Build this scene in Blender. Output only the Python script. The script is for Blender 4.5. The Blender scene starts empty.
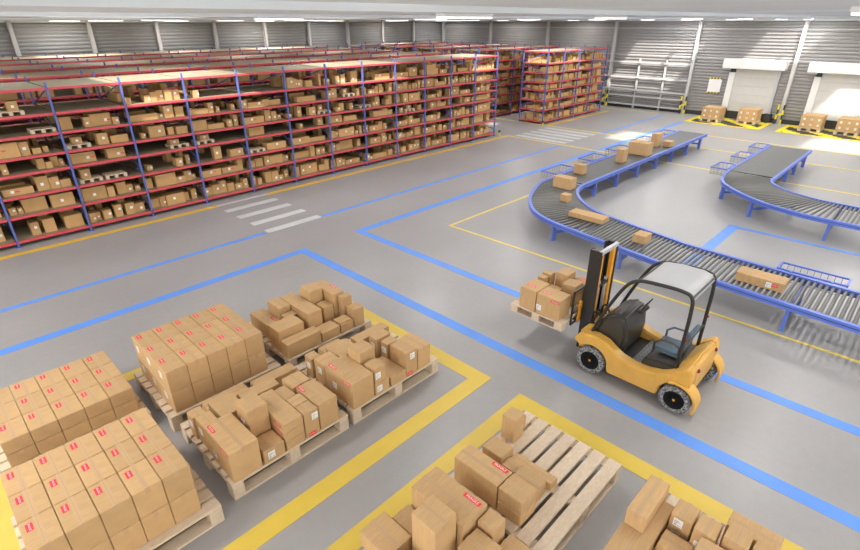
import bpy, bmesh, math, random
from mathutils import Vector, Matrix
PI = math.pi
SC = bpy.context.scene
COL = SC.collection

# ------------------------------------------------------------------ camera
YAW, PITCH, ROLL, FPX, CAMZ = 0.771457, 0.46036, -0.002342, 510.769622, 5.0
f = Vector((math.cos(PITCH)*math.cos(YAW), math.cos(PITCH)*math.sin(YAW), -math.sin(PITCH)))
r = f.cross(Vector((0, 0, 1))).normalized(); u = r.cross(f)
c_, s_ = math.cos(ROLL), math.sin(ROLL)
r2, u2 = r*c_ + u*s_, -r*s_ + u*c_
cam_d = bpy.data.cameras.new('camera'); cam = bpy.data.objects.new('camera', cam_d); COL.objects.link(cam)
cam.matrix_world = Matrix(((r2.x, u2.x, -f.x, 0), (r2.y, u2.y, -f.y, 0), (r2.z, u2.z, -f.z, CAMZ), (0, 0, 0, 1)))
cam_d.sensor_width = 36.0; cam_d.sensor_fit = 'HORIZONTAL'; cam_d.lens = FPX/860*36
cam_d.clip_start = 0.02; cam_d.clip_end = 200
SC.camera = cam

# ------------------------------------------------------------------ view, world, sun
vs = SC.view_settings
vs.view_transform = 'Standard'; vs.look = 'None'; vs.gamma = 1.0; vs.use_curve_mapping = False
vs.exposure = -0.08
SC.cycles.use_denoising = True
SC.cycles.max_bounces = 8; SC.cycles.diffuse_bounces = 5; SC.cycles.glossy_bounces = 4
SC.cycles.sample_clamp_indirect = 6
w = bpy.data.worlds.new('sky'); SC.world = w; w.use_nodes = True
w.node_tree.nodes['Background'].inputs[0].default_value = (0.85, 0.92, 1.0, 1)
w.node_tree.nodes['Background'].inputs[1].default_value = 3.0
SUN = Vector((.50, .45, -.74)).normalized()
sd = bpy.data.lights.new('sun', 'SUN'); sd.energy = 9.0; sd.angle = math.radians(3.0); sd.color = (1, .96, .9)
so = bpy.data.objects.new('sun', sd); COL.objects.link(so); so.location = (0, 0, 20)
so.rotation_euler = SUN.to_track_quat('-Z', 'Y').to_euler()
LAMP_W = 84.0
LAMP_XY = [(x, y) for x in (-3.0, 2.0, 7.0, 12.0, 17.0, 22.0, 27.0, 32.0) for y in (-4.5, 0.8, 6.0, 11.6, 18.5, 24.0, 29.8) if (x, y) not in ((2.0, 0.8), (-3.0, 11.6), (2.0, 11.6), (2.0, 6.0))] + [(29.5, 3.4), (29.5, 8.6), (24.5, 8.6), (-3.0, 11.6), (-0.6, 12.6), (-1.2, 6.2)]  # appended lamps are extras, brightening the dock floor and, unseen, the left side

# added fill lights on the walls behind the camera, for faces turned towards it
FILL = [('front', (8.0, -9.98, 2.55), 26.0, 3.0, 880.0), ('left', (-8.98, 6.0, 2.55), 20.0, 3.0, 1150.0)]
for nm, p, a_, b_, pw in FILL:
    wl = bpy.data.lights.new('fill_light', 'AREA'); wl.shape = 'RECTANGLE'; wl.size = a_; wl.size_y = b_; wl.energy = pw; wl.color = (1, .98, .95)
    wo = bpy.data.objects.new('fill_light', wl); COL.objects.link(wo); wo.location = p
    wo.rotation_euler = Vector((0, 1, 0) if nm == 'front' else (1, 0, 0)).to_track_quat('-Z', 'Y').to_euler()

# ------------------------------------------------------------------ materials
def new_mat(name, col, rough=.6, metal=0., noise=0., nscale=6., emit=None, spec=.5, rand=0., bump=0., stretch=None):
    m = bpy.data.materials.new(name); m.use_nodes = True
    nt = m.node_tree; b = nt.nodes['Principled BSDF']
    b.inputs['Base Color'].default_value = (*col, 1); b.inputs['Roughness'].default_value = rough
    b.inputs['Metallic'].default_value = metal; b.inputs['Specular IOR Level'].default_value = spec
    last = None
    if noise or rand or bump:
        tc = nt.nodes.new('ShaderNodeTexCoord'); n = nt.nodes.new('ShaderNodeTexNoise')
        n.inputs['Scale'].default_value = nscale; n.inputs['Detail'].default_value = 4
        if stretch:
            mp = nt.nodes.new('ShaderNodeMapping'); mp.inputs['Scale'].default_value = stretch
            nt.links.new(tc.outputs['Object'], mp.inputs[0]); nt.links.new(mp.outputs[0], n.inputs['Vector'])
        else:
            nt.links.new(tc.outputs['Object'], n.inputs['Vector'])
        mr = nt.nodes.new('ShaderNodeMapRange'); mr.inputs['From Min'].default_value = .3; mr.inputs['From Max'].default_value = .7
        mr.inputs['To Min'].default_value = 1-noise; mr.inputs['To Max'].default_value = 1+noise
        nt.links.new(n.outputs['Fac'], mr.inputs['Value']); last = mr.outputs[0]
        if rand:
            oi = nt.nodes.new('ShaderNodeObjectInfo'); m2 = nt.nodes.new('ShaderNodeMapRange')
            m2.inputs['To Min'].default_value = 1-rand; m2.inputs['To Max'].default_value = 1+rand
            nt.links.new(oi.outputs['Random'], m2.inputs['Value'])
            mm = nt.nodes.new('ShaderNodeMath'); mm.operation = 'MULTIPLY'
            nt.links.new(last, mm.inputs[0]); nt.links.new(m2.outputs[0], mm.inputs[1]); last = mm.outputs[0]
        vm = nt.nodes.new('ShaderNodeVectorMath'); vm.operation = 'SCALE'; vm.inputs[0].default_value = col
        nt.links.new(last, vm.inputs['Scale']); nt.links.new(vm.outputs[0], b.inputs['Base Color'])
        if bump:
            bp = nt.nodes.new('ShaderNodeBump'); bp.inputs['Strength'].default_value = bump; bp.inputs['Distance'].default_value = .01
            nt.links.new(n.outputs['Fac'], bp.inputs['Height']); nt.links.new(bp.outputs[0], b.inputs['Normal'])
    if emit:
        b.inputs['Emission Color'].default_value = (*emit[0], 1); b.inputs['Emission Strength'].default_value = emit[1]
    return m

M = {}
M['card'] = new_mat('cardboard', (.555, .355, .172), .75, noise=.07, nscale=5, rand=.07, spec=.25, stretch=(1, 6, 1))
M['stock'] = new_mat('shelf carton board', (.56, .345, .148), .75, noise=.05, nscale=5, rand=.08, spec=.25)
M['tape'] = new_mat('carton tape', (.535, .345, .175), .62, noise=.04, nscale=3)
M['seam'] = new_mat('carton seam', (.42, .27, .13), .8)
M['red_print'] = new_mat('red label paper', (.82, .035, .05), .5)
M['white_print'] = new_mat('white paper', (.85, .85, .85), .55)
M['grey_print'] = new_mat('grey print', (.42, .44, .48), .6)
M['wood'] = new_mat('pallet wood', (.66, .53, .385), .75, noise=.08, nscale=7, rand=.05, stretch=(2, 5, 3))
M['rack_blue'] = new_mat('blue rack steel', (.10, .15, .47), .4)
M['rack_red'] = new_mat('red beam steel', (.66, .085, .10), .45)
M['deck'] = new_mat('tan shelf board', (.31, .265, .17), .7, noise=.06, nscale=3)
M['conv_blue'] = new_mat('blue conveyor steel', (.12, .20, .66), .38)
M['conv_dark'] = new_mat('dark conveyor groove', (.03, .04, .16), .5)
M['wire'] = new_mat('basket wire', (.30, .30, .34), .4, metal=.3)
M['roller'] = new_mat('zinc roller', (.185, .18, .17), .38, metal=.55)
M['belt'] = new_mat('grey belt', (.105, .103, .10), .5, noise=.08, nscale=10)
M['yellow'] = new_mat('forklift yellow', (.70, .39, .075), .35, noise=.07, nscale=5)
M['yellow_dark'] = new_mat('mast yellow', (.75, .34, .025), .4, noise=.1, nscale=12)
M['black'] = new_mat('black steel', (.022, .02, .018), .4)
M['dark'] = new_mat('dark plastic', (.042, .038, .032), .38, noise=.1, nscale=5)
M['seat'] = new_mat('blue grey vinyl', (.085, .13, .17), .5)
M['rim'] = new_mat('matt black rim', (.010, .010, .010), .7, spec=.15)
M['tread'] = new_mat('tread plate', (.25, .25, .245), .45, noise=.25, nscale=25)
M['roof'] = new_mat('light grey roof', (.42, .42, .42), .5, noise=.02)
M['tyre'] = new_mat('worn tyre rubber', (.23, .23, .23), .8, noise=.98, nscale=34)
M['lamp_red'] = new_mat('red lamp lens', (.28, .008, .01), .25)
M['steel'] = new_mat('galvanised steel', (.55, .55, .56), .4, metal=.5)
M['white'] = new_mat('white paint', (.80, .79, .77), .5)
M['wall'] = new_mat('wall cladding', (.335, .32, .31), .5, noise=.05, nscale=1.5)
M['wall_back'] = new_mat('grey wall cladding', (.30, .295, .29), .5, noise=.05, nscale=1.5)
M['column'] = new_mat('painted column', (.52, .50, .49), .5)
M['ceiling'] = new_mat('ceiling sheet', (.78, .82, .85), .6, noise=.12, nscale=.35, stretch=(1, .35, 1))
M['haz_yellow'] = new_mat('hazard yellow', (.85, .68, .02), .5)
M['haz_black'] = new_mat('hazard black', (.035, .035, .035), .5)
M['line_blue'] = new_mat('blue floor paint', (.115, .30, .80), .45, noise=.05, nscale=2)
M['line_yellow'] = new_mat('yellow floor paint', (.70, .50, .07), .45, noise=.06, nscale=2)
M['line_bright'] = new_mat('fresh yellow floor paint', (.84, .52, .03), .45, noise=.05, nscale=2)
M['line_thin'] = new_mat('yellow tape line', (.86, .66, .11), .45, noise=.05, nscale=2)
M['line_white'] = new_mat('white floor paint', (.60, .60, .59), .45, noise=.05, nscale=2)
M['door'] = new_mat('door panel', (.60, .59, .565), .5, noise=.02)
M['green'] = new_mat('dark green housing', (.01, .06, .03), .4)
M['chrome'] = new_mat('bright metal', (.6, .6, .6), .25, metal=1)
M['lamp'] = new_mat('lamp diffuser', (.9, .9, .9), .5, emit=((1, .98, .95), 3.0))

def floor_material():
    m = bpy.data.materials.new('polished concrete'); m.use_nodes = True; nt = m.node_tree; b = nt.nodes['Principled BSDF']
    tc = nt.nodes.new('ShaderNodeTexCoord')
    n1 = nt.nodes.new('ShaderNodeTexNoise'); n1.inputs['Scale'].default_value = .35; n1.inputs['Detail'].default_value = 5
    n2 = nt.nodes.new('ShaderNodeTexNoise'); n2.inputs['Scale'].default_value = 9; n2.inputs['Detail'].default_value = 6
    for n in (n1, n2): nt.links.new(tc.outputs['Object'], n.inputs['Vector'])
    mx = nt.nodes.new('ShaderNodeMath'); mx.operation = 'MULTIPLY_ADD'; mx.inputs[1].default_value = .25
    nt.links.new(n2.outputs['Fac'], mx.inputs[0]); nt.links.new(n1.outputs['Fac'], mx.inputs[2])
    cr = nt.nodes.new('ShaderNodeValToRGB')
    cr.color_ramp.elements[0].position = .38; cr.color_ramp.elements[0].color = (.315, .30, .292, 1)
    cr.color_ramp.elements[1].position = .85; cr.color_ramp.elements[1].color = (.385, .37, .36, 1)
    nt.links.new(mx.outputs[0], cr.inputs[0]); nt.links.new(cr.outputs[0], b.inputs['Base Color'])
    mr = nt.nodes.new('ShaderNodeMapRange'); mr.inputs['To Min'].default_value = .30; mr.inputs['To Max'].default_value = .40
    nt.links.new(n1.outputs['Fac'], mr.inputs['Value']); nt.links.new(mr.outputs[0], b.inputs['Roughness'])
    return m
M['floor'] = floor_material()

# ------------------------------------------------------------------ mesh helpers
class MB:
    def __init__(self): self.v = []; self.f = []; self.m = []; self.mats = []
    def mi(self, mat):
        if mat not in self.mats: self.mats.append(mat)
        return self.mats.index(mat)
    def add(self, vs_, fs, mat):
        b = len(self.v); k = self.mi(mat); self.v += [tuple(x) for x in vs_]
        for q in fs: self.f.append(tuple(b+i for i in q)); self.m.append(k)
        return self
    def box(self, x0, x1, y0, y1, z0, z1, mat, mtx=None):
        vs_ = [(x, y, z) for z in (z0, z1) for y in (y0, y1) for x in (x0, x1)]
        if mtx is not None: vs_ = [tuple(mtx @ Vector(p)) for p in vs_]
        return self.add(vs_, [(0, 2, 3, 1), (4, 5, 7, 6), (0, 1, 5, 4), (2, 6, 7, 3), (0, 4, 6, 2), (1, 3, 7, 5)], mat)
    def bar(self, p, q, w_, h_, mat, up=(0, 0, 1)):
        p, q = Vector(p), Vector(q); d = q-p; L = d.length; d.normalize()
        s = d.cross(Vector(up))
        if s.length < 1e-4: s = d.cross(Vector((1, 0, 0)))
        s.normalize(); t = s.cross(d)
        vs_ = []
        for e in (p, q):
            for a, b in ((-1, -1), (1, -1), (1, 1), (-1, 1)): vs_.append(e + s*(a*w_/2) + t*(b*h_/2))
        return self.add(vs_, [(0, 1, 2, 3), (4, 7, 6, 5), (0, 4, 5, 1), (1, 5, 6, 2), (2, 6, 7, 3), (3, 7, 4, 0)], mat)
    def tube(self, pts, rad, mat, seg=8, closed=False):
        pts = [Vector(p) for p in pts]; n = len(pts); rings = []
        prev = None
        for i, p in enumerate(pts):
            a = pts[i-1] if (i > 0 or closed) else p; b = pts[(i+1) % n] if (i < n-1 or closed) else p
            d = (b-a).normalized()
            s = prev if prev is not None else (d.cross(Vector((0, 0, 1))) if abs(d.z) < .9 else d.cross(Vector((1, 0, 0))))
            s = (s - d*s.dot(d)).normalized(); prev = s; t = d.cross(s)
            rr = rad[i] if isinstance(rad, (list, tuple)) else rad
            rings.append([p + (s*math.cos(2*PI*k/seg)+t*math.sin(2*PI*k/seg))*rr for k in range(seg)])
        vs_ = [q for R in rings for q in R]; fs = []
        for i in range(n if closed else n-1):
            j = (i+1) % n
            for k in range(seg): fs.append((i*seg+k, i*seg+(k+1) % seg, j*seg+(k+1) % seg, j*seg+k))
        if not closed: fs += [tuple(range(seg))[::-1], tuple((n-1)*seg+k for k in range(seg))]
        return self.add(vs_, fs, mat)
    def lathe(self, prof, axis_o, axis, mat, seg=32, cap=True):
        """prof: list of (along, radius) round an axis through axis_o"""
        o = Vector(axis_o); d = Vector(axis).normalized(); s = d.orthogonal().normalized(); t = d.cross(s)
        vs_ = []; n = len(prof)
        for a, rr in prof:
            for k in range(seg): vs_.append(o + d*a + (s*math.cos(2*PI*k/seg)+t*math.sin(2*PI*k/seg))*rr)
        fs = [(i*seg+k, i*seg+(k+1) % seg, (i+1)*seg+(k+1) % seg, (i+1)*seg+k) for i in range(n-1) for k in range(seg)]
        if cap: fs += [tuple(range(seg))[::-1], tuple((n-1)*seg+k for k in range(seg))]
        return self.add(vs_, fs, mat)
    def prism_x(self, poly, x0, x1, mat):
        """polygon of (y, z) extruded along x"""
        n = len(poly); vs_ = [(x0, y, z) for y, z in poly]+[(x1, y, z) for y, z in poly]
        fs = [tuple(range(n)), tuple(range(2*n-1, n-1, -1))]+[(i, i+n, (i+1) % n+n, (i+1) % n) for i in range(n)]
        return self.add(vs_, fs, mat)
    def loft(self, rings, mat, cap=True):
        n = len(rings[0]); vs_ = [p for R in rings for p in R]
        fs = [(i*n+k, i*n+(k+1) % n, (i+1)*n+(k+1) % n, (i+1)*n+k) for i in range(len(rings)-1) for k in range(n)]
        if cap: fs += [tuple(range(n))[::-1], tuple((len(rings)-1)*n+k for k in range(n))]
        return self.add(vs_, fs, mat)
    def mesh(self, name, bevel=0., smooth=False, origin=(0, 0, 0), seg=1):
        me = bpy.data.meshes.new(name); o = Vector(origin)
        me.from_pydata([tuple(Vector(p)-o) for p in self.v], [], self.f)
        for m in self.mats: me.materials.append(m)
        me.polygons.foreach_set('material_index', self.m)
        bm = bmesh.new(); bm.from_mesh(me); bmesh.ops.recalc_face_normals(bm, faces=bm.faces)
        if bevel:
            ed = [e for e in bm.edges if len(e.link_faces) == 2 and e.calc_face_angle(0) > .5]
            bmesh.ops.bevel(bm, geom=ed, offset=bevel, segments=seg, affect='EDGES', clamp_overlap=True)
        bm.to_mesh(me); bm.free()
        if smooth:
            me.polygons.foreach_set('use_smooth', [True]*len(me.polygons)); me.set_sharp_from_angle(angle=math.radians(38))
        me.update(); return me
    def build(self, name, parent=None, bevel=0., smooth=False, origin=(0, 0, 0), seg=1):
        return link(name, self.mesh(name, bevel, smooth, origin, seg), parent, origin)

def link(name, data, parent=None, loc=(0, 0, 0), rot=None):
    o = bpy.data.objects.new(name, data); COL.objects.link(o); o.location = loc
    if rot is not None: o.rotation_euler = rot
    if parent is not None: o.parent = parent
    return o
def tag(o, label, cat, group=None, kind=None):
    o['label'] = label; o['category'] = cat
    if group: o['group'] = group
    if kind: o['kind'] = kind
    return o
def thing(name, loc, label, cat, group=None, rz=0.):
    o = link(name, None, None, loc, (0, 0, rz)); return tag(o, label, cat, group)
def structure(name, mb, **kw):
    o = mb.build(name, **kw); o['kind'] = 'structure'; return o
def child(mb, name, root, **kw):
    """a part whose vertices were given in world coordinates, under a root that only has a location"""
    return mb.build(name, parent=root, **kw)
ORD = ['first', 'second', 'third', 'fourth', 'fifth', 'sixth', 'seventh', 'eighth', 'ninth', 'tenth', 'eleventh', 'twelfth', 'thirteenth', 'fourteenth']

# ------------------------------------------------------------------ the hall
X0, X1, Y0, Y1, ZC = -9.0, 33.8, -10.0, 31.5, 5.12
structure('floor', MB().add([(X0-.5, Y0-.5, 0), (X1+.5, Y0-.5, 0), (X1+.5, Y1+.5, 0), (X0-.5, Y1+.5, 0), (X0-.5, Y0-.5, -.2), (X1+.5, Y0-.5, -.2), (X1+.5, Y1+.5, -.2), (X0-.5, Y1+.5, -.2)],
          [(0, 1, 2, 3), (4, 7, 6, 5), (0, 4, 5, 1), (1, 5, 6, 2), (2, 6, 7, 3), (3, 7, 4, 0)], M['floor']))
# roof with open rooflights: cells of a grid, those inside an opening are left out
HOLES = [(3.2, 6.9, 14.1, 16.5), (10.1, 13.2, 14.1, 16.5), (17.4, 19.8, 14.1, 16.5), (23.3, 27.0, 14.0, 16.0), (4.5, 8.0, 28.0, 29.6), (15.0, 18.5, 27.9, 29.5),
         (31.0, 32.9, 10.2, 14.2), (32.2, 33.3, 5.0, 7.6), (30.7, 31.9, 0.4, 2.2), (20.2, 22.6, 6.7, 8.2), (24.2, 27.6, -1.6, 1.0)]
xs = sorted({X0-.5, X1+.5, *[h[0] for h in HOLES], *[h[1] for h in HOLES]}); ys = sorted({Y0-.5, Y1+.5, *[h[2] for h in HOLES], *[h[3] for h in HOLES]})
mb = MB()
inside = lambda x, y: any(a < x < b and c < y < d for a, b, c, d in HOLES)
for i in range(len(xs)-1):
    for j in range(len(ys)-1):
        if not inside((xs[i]+xs[i+1])/2, (ys[j]+ys[j+1])/2):
            mb.add([(xs[i], ys[j], ZC), (xs[i+1], ys[j], ZC), (xs[i+1], ys[j+1], ZC), (xs[i], ys[j+1], ZC)], [(0, 3, 2, 1)], M['ceiling'])
structure('ceiling', mb)
def corrugated(L, h, pitch, depth):
    pts = []; z = 0.
    while z < h:
        pts += [(z, 0.), (z+pitch*.42, 0.), (z+pitch*.50, depth), (z+pitch*.92, depth)]; z += pitch
    return pts
def wall(name, p, q, inward, mat, opens=()):
    """ribbed wall from p to q; opens = (s0, s1, z0, z1) left free"""
    p, q, n = Vector((*p, 0)), Vector((*q, 0)), Vector((*inward, 0)); d = (q-p); L = d.length; d.normalize()
    mb = MB(); prof = corrugated(L, 5.12, .165, .075)
    cuts = sorted({0, L, *[o[0] for o in opens], *[o[1] for o in opens]})
    for a, b in zip(cuts[:-1], cuts[1:]):
        mid = (a+b)/2
        for (z0, d0), (z1, d1) in zip(prof[:-1], prof[1:]):
            zm = (z0+z1)/2
            if any(o[0] < mid < o[1] and o[2] < zm < o[3] for o in opens): continue
            P = [p+d*a+n*d0+Vector((0, 0, z0)), p+d*b+n*d0+Vector((0, 0, z0)), p+d*b+n*d1+Vector((0, 0, z1)), p+d*a+n*d1+Vector((0, 0, z1))]
            mb.add(P, [(0, 1, 2, 3)], mat)
    o = structure(name, mb); return o
wall('wall_back', (X0, Y1), (X1, Y1), (0, -1), M['wall_back'])
wall('wall_right', (X1, Y1), (X1, Y0), (-1, 0), M['wall'])
structure('wall_left', MB().box(X0-.1, X0, Y0, Y1, 0, ZC, M['wall']))
structure('wall_front', MB().box(X0, X1, Y0-.1, Y0, 0, ZC, M['wall']))
mb = MB()  # unseen window frames, added only to go with the fill lights
for i in range(14): mb.box(-5.05+i*2.0, -4.95+i*2.0, Y0, Y0+.06, 1.0, 4.1, M['column'])
for z in (1.0, 4.05): mb.box(-5.05, 21.05, Y0, Y0+.06, z, z+.06, M['column'])
structure('fill_frame_1', mb)
mb = MB()
for i in range(11): mb.box(X0, X0+.06, -4.05+i*2.0, -3.95+i*2.0, 1.0, 4.1, M['column'])
for z in (1.0, 4.05): mb.box(X0, X0+.06, -4.05, 16.05, z, z+.06, M['column'])
structure('fill_frame_2', mb)
def column(x, y, nx, ny, n):
    mb = MB()
    # an H section: web and two flanges
    tx, ty = abs(ny), abs(nx)
    for off in (.03, .20):
        cx, cy = x+nx*off, y+ny*off
        mb.box(cx-.015*abs(nx)-.085*tx, cx+.015*abs(nx)+.085*tx, cy-.015*abs(ny)-.085*ty, cy+.015*abs(ny)+.085*ty, 0, 5.1, M['column'])
    cx, cy = x+nx*.115, y+ny*.115
    mb.box(cx-.07*abs(nx)-.012*tx, cx+.07*abs(nx)+.012*tx, cy-.07*abs(ny)-.012*ty, cy+.07*abs(ny)+.012*ty, 0, 5.1, M['column'])
    structure('trim_%d' % n, mb)
k = 1
for i in range(-1, 10): column(5.15+3.16*(i-1), Y1-.05, 0, -1, k); k += 1
for yy in (31.1, 26.3, 21.3, 16.35, 11.35, 6.3, 1.3): column(X1-.05, yy, -1, 0, k); k += 1
# wall rails that run along the cladding, and the flashing under the roof
for z in (3.12, 4.6):
    structure('trim_%d' % k, MB().box(X1-.08, X1-.05, Y0, Y1, z, z+.05, M['column'])); k += 1
structure('trim_%d' % k, MB().box(X1-.14, X1-.05, Y0, Y1, 5.0, 5.12, M['ceiling']).box(X0, X1, Y1-.14, Y1-.05, 5.0, 5.12, M['ceiling'])); k += 1
structure('baseboard_right', MB().box(X1-.09, X1-.045, Y0, Y1, 0, .22, M['haz_black']))
# roof beams
for yb in (3.4, 8.6, 18.6, 23.4):
    structure('trim_%d' % k, MB().box(X0, X1, yb-.2, yb+.2, 5.07, 5.12, M['ceiling'])); k += 1

# dock doors
def dock_door(y0, y1, n):
    """y0 < y1: the door leaf between them"""
    root = link('door_%d' % n, None, None, (X1-.06, (y0+y1)/2, 0)); root['kind'] = 'structure'
    loc = Vector(root.location)
    def part(nm, mb, **kw):
        o = mb.build(nm, parent=root, origin=loc, **kw); o.location = (0, 0, 0); return o
    mb = MB(); 
    for i in range(5):
        z0 = .42+i*.45; mb.box(X1-.13, X1-.06, y0, y1, z0, z0+.443, M['door'])
    part('door_panel', mb)
    part('header_box', MB().box(X1-.62, X1-.05, y0-.35, y1+.62, 2.66, 3.14, M['white']), bevel=.03)
    part('header_roller', MB().tube([(X1-.5, y1+.6, 2.66), (X1-.5, y1+.2, 2.66)], .09, M['steel'], 12))
    part('guide_rail', MB().box(X1-.17, X1-.05, y0-.12, y0, .1, 2.66, M['steel']))
    part('jamb', MB().box(X1-.2, X1-.05, y1, y1+.30, .55, 2.45, M['white']))
    part('sensor_box', MB().box(X1-.24, X1-.05, y1+.02, y1+.26, 2.45, 2.66, M['green']), bevel=.01)
    part('dock_bumper', MB().box(X1-.3, X1-.05, y1-.02, y1+.28, .0, .52, M['haz_black']), bevel=.02)
    part('dock_bumper', MB().box(X1-.3, X1-.05, y0-.25, y0+.1, .0, .46, M['haz_black']), bevel=.02)
    part('sill', MB().box(X1-.14, X1-.05, y0, y1, .0, .42, M['haz_black']))
dock_door(6.95, 9.0, 1); dock_door(2.7, 5.0, 2)
# notice panel
t = thing('notice_board', (X1-.09, 9.95, 1.27), 'white notice board with black and yellow edges on right wall', 'notice board')
b_ = MB().box(-.03, 0, -.34, .34, .07, .76, M['white']).build('panel', t)
mb = MB()
for e in (0., .76):
    for i in range(8): mb.box(-.035, 0, -.34+i*.085, -.34+(i+1)*.085, e, e+.07, M['haz_yellow'] if i % 2 else M['haz_black'])
mb.build('hazard_edge', t)
# rail frame against the right wall
t = thing('wall_rail_frame', (X1-.3, 13.9, 0), 'pale steel rail frame standing against the right wall behind rack', 'rail frame')
for z in (2.72, 1.86, 1.1, .74, .23):
    MB().box(-.05, .05, -2.45, 2.75, z-.04, z+.04, M['column']).build('rail', t)
for y in (.58, -1.05):
    MB().box(.052, .14, y-.05, y+.05, 0, 2.95, M['column']).build('upright', t)
# column guards in yellow and black
for yy, s in ((16.35, 'beside the far rack end'), (11.35, 'at the end of the wall rails'), (6.3, 'between the two dock doors')):
    t = thing('column_guard', (X1-.42, yy, 0), 'yellow and black column guard '+s, 'column guard')
    for dy in (-.16, .10):
        mb = MB()
        for i in range(4): mb.box(-.04, .04, dy, dy+.07, i*.25, (i+1)*.25, M['haz_yellow'] if i % 2 == (dy > 0) else M['haz_black'])
        mb.build('post', t)
    MB().box(.0, .04, -.16, .17, .45, .55, M['haz_yellow']).build('crossbar', t)

# ceiling lamps
lamp_house = MB().box(-.6, .6, -.10, .10, .045, .10, M['white']).mesh('housing', bevel=.01)
lamp_diff = MB().box(-.58, .58, -.085, .085, .025, .045, M['lamp']).mesh('diffuser')
for i, (x, y) in enumerate(LAMP_XY):
    t = thing('ceiling_lamp', (x, y, 5.02), 'long white strip lamp fixed under the pale ceiling sheets', 'lamp', 'strip lamps under the ceiling', PI/4*0)
    link('housing', lamp_house, t); link('diffuser', lamp_diff, t)
    ld = bpy.data.lights.new('lamp_light', 'AREA'); ld.shape = 'RECTANGLE'; ld.size = 1.2; ld.size_y = .4; ld.energy = LAMP_W*(.5 if 17 < y < 28 and x < 20 else 1.0); ld.color = (1, .985, .96)
    lo = bpy.data.objects.new('lamp_light', ld); COL.objects.link(lo); lo.parent = t; lo.location = (0, 0, .02)

# ------------------------------------------------------------------ floor marks
def marks(name, rects, mat, z=.003):
    mb = MB()
    for i, (a, b, c, d) in enumerate(rects): mb.box(a, b, c, d, .0004, z+i*.00025, mat)
    return structure(name, mb)
marks('floor_marking', [(X0, 6.1, 14.86, 15.04), (7.78, 20.95, 14.86, 15.04), (24.45, 31.5, 14.98, 15.16)], M['line_bright'], .0042)
marks('floor_marking', [(X0, 6.0, 11.85, 11.99), (7.78, 20.5, 11.84, 11.98), (24.6, 32.3, 11.85, 11.99),
                        (X0, 6.16, 10.09, 10.30), (7.74, 30.5, 10.13, 10.34), (5.94, 6.16, Y0, 10.30), (7.72, 7.92, Y0, 10.2),
                        (11.3, 15.15, 3.02, 3.28), (15.0, 15.14, Y0, 3.28)], M['line_blue'])
marks('floor_marking', [(9.76, 9.83, Y0, 8.75), (9.76, 14.5, 8.72, 8.79), (20.8, 20.91, Y0, 14.85), (24.45, 24.56, Y0, 19), (27.48, 27.59, Y0, 8.2), (30.85, 32.6, 16.1, 16.17), (32.6, 32.67, 12.4, 16.17)], M['line_thin'], .0036)
marks('floor_marking', [(5.02, 5.29, 3.8, 8.06), (-.68, 5.29, 3.8, 4.06), (-.68, -.44, 3.8, 8.06), (-.68, 5.29, 7.82, 8.06),
                        (5.02, 5.29, Y0, 3.27), (-2., 5.29, 3.02, 3.27)], M['line_yellow'], .0046)
marks('floor_marking', [(6.08, 7.75, yc-.13, yc+.13) for yc in (14.29, 13.53, 12.75, 11.97)] + [(6.1, 7.78, 14.9, 15.02)] +
      [(xc-.16, xc+.16, 12.0, 14.75) for xc in (21.3, 21.92, 22.58, 23.22, 23.9)], M['line_white'], .005)
# hatched dock bays
def hatch(x0, x1, y0, y1):
    mb = MB(); mb.box(x0, x1, y0, y1, .0005, .004, M['haz_black'])
    wdt = .22
    for i, (a, b, c, d) in enumerate(((x0, x0+wdt, y0, y1), (x0, x1, y0, y0+wdt), (x0, x1, y1-wdt, y1))): mb.box(a, b, c, d, .0003, .0065+i*.0004, M['haz_yellow'])
    k_ = y0-2.
    while k_ < y1:
        pts = []
        n = 12
        # diagonal band clipped to the bay
        lo = [(x0+(x1-x0)*i/n, k_+(x1-x0)*i/n) for i in range(n+1)]
        for (xa, ya), (xb, yb) in zip(lo[:-1], lo[1:]):
            q0, q1 = max(ya, y0), min(ya+.75, y1)
            if q1 > q0: mb.box(xa, xb, q0, q1, .0005, .006, M['haz_yellow'])
        k_ += 1.7
    structure('floor_marking', mb)
hatch(30.9, 33.5, 6.55, 10.3); hatch(30.9, 33.5, 1.5, 5.85)

# ------------------------------------------------------------------ cartons and pallets
def text_mesh(body, size):
    cu = bpy.data.curves.new('lettering', 'FONT'); cu.body = body; cu.size = size; cu.align_x = 'CENTER'; cu.align_y = 'CENTER'; cu.resolution_u = 2
    o = bpy.data.objects.new('lettering', cu); COL.objects.link(o)
    dg = bpy.context.evaluated_depsgraph_get(); me = bpy.data.meshes.new_from_object(o.evaluated_get(dg))
    bpy.data.objects.remove(o); return me
def label_mesh(L, h, size):
    me = text_mesh('FRAGILE', size); mb = MB()
    mb.box(-L/2, L/2, -h/2, h/2, 0, .0015, M['red_print'])
    mb.add([(v.co.x, v.co.y, .0022) for v in me.vertices], [tuple(p.vertices) for p in me.polygons], M['white_print'])
    bpy.data.meshes.remove(me); return mb.mesh('red_label')
RED = {'L': label_mesh(.21, .05, .042), 'S': label_mesh(.105, .056, .024), 'M': label_mesh(.16, .04, .033)}
mb = MB().box(-.045, .045, -.05, .05, 0, .0015, M['white_print'])
for i, (a, b, c) in enumerate(((-.035, .01, .025), (-.035, .03, .01), (-.035, -.005, -.005), (.0, .035, -.03))): mb.box(a, b, c-.004, c+.004, 0, .0022, M['grey_print'])
mb.box(-.035, -.01, -.04, -.018, 0, .0022, M['grey_print'])
SHIP = mb.mesh('shipping_label')
FR = {'top': Matrix(((0, 1, 0), (-1, 0, 0), (0, 0, 1))), 'topx': Matrix.Identity(3), 'x-': Matrix(((0, 0, -1), (-1, 0, 0), (0, 1, 0))), 'y-': Matrix(((1, 0, 0), (0, 0, -1), (0, 1, 0)))}
BOXMESH = {}
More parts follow.
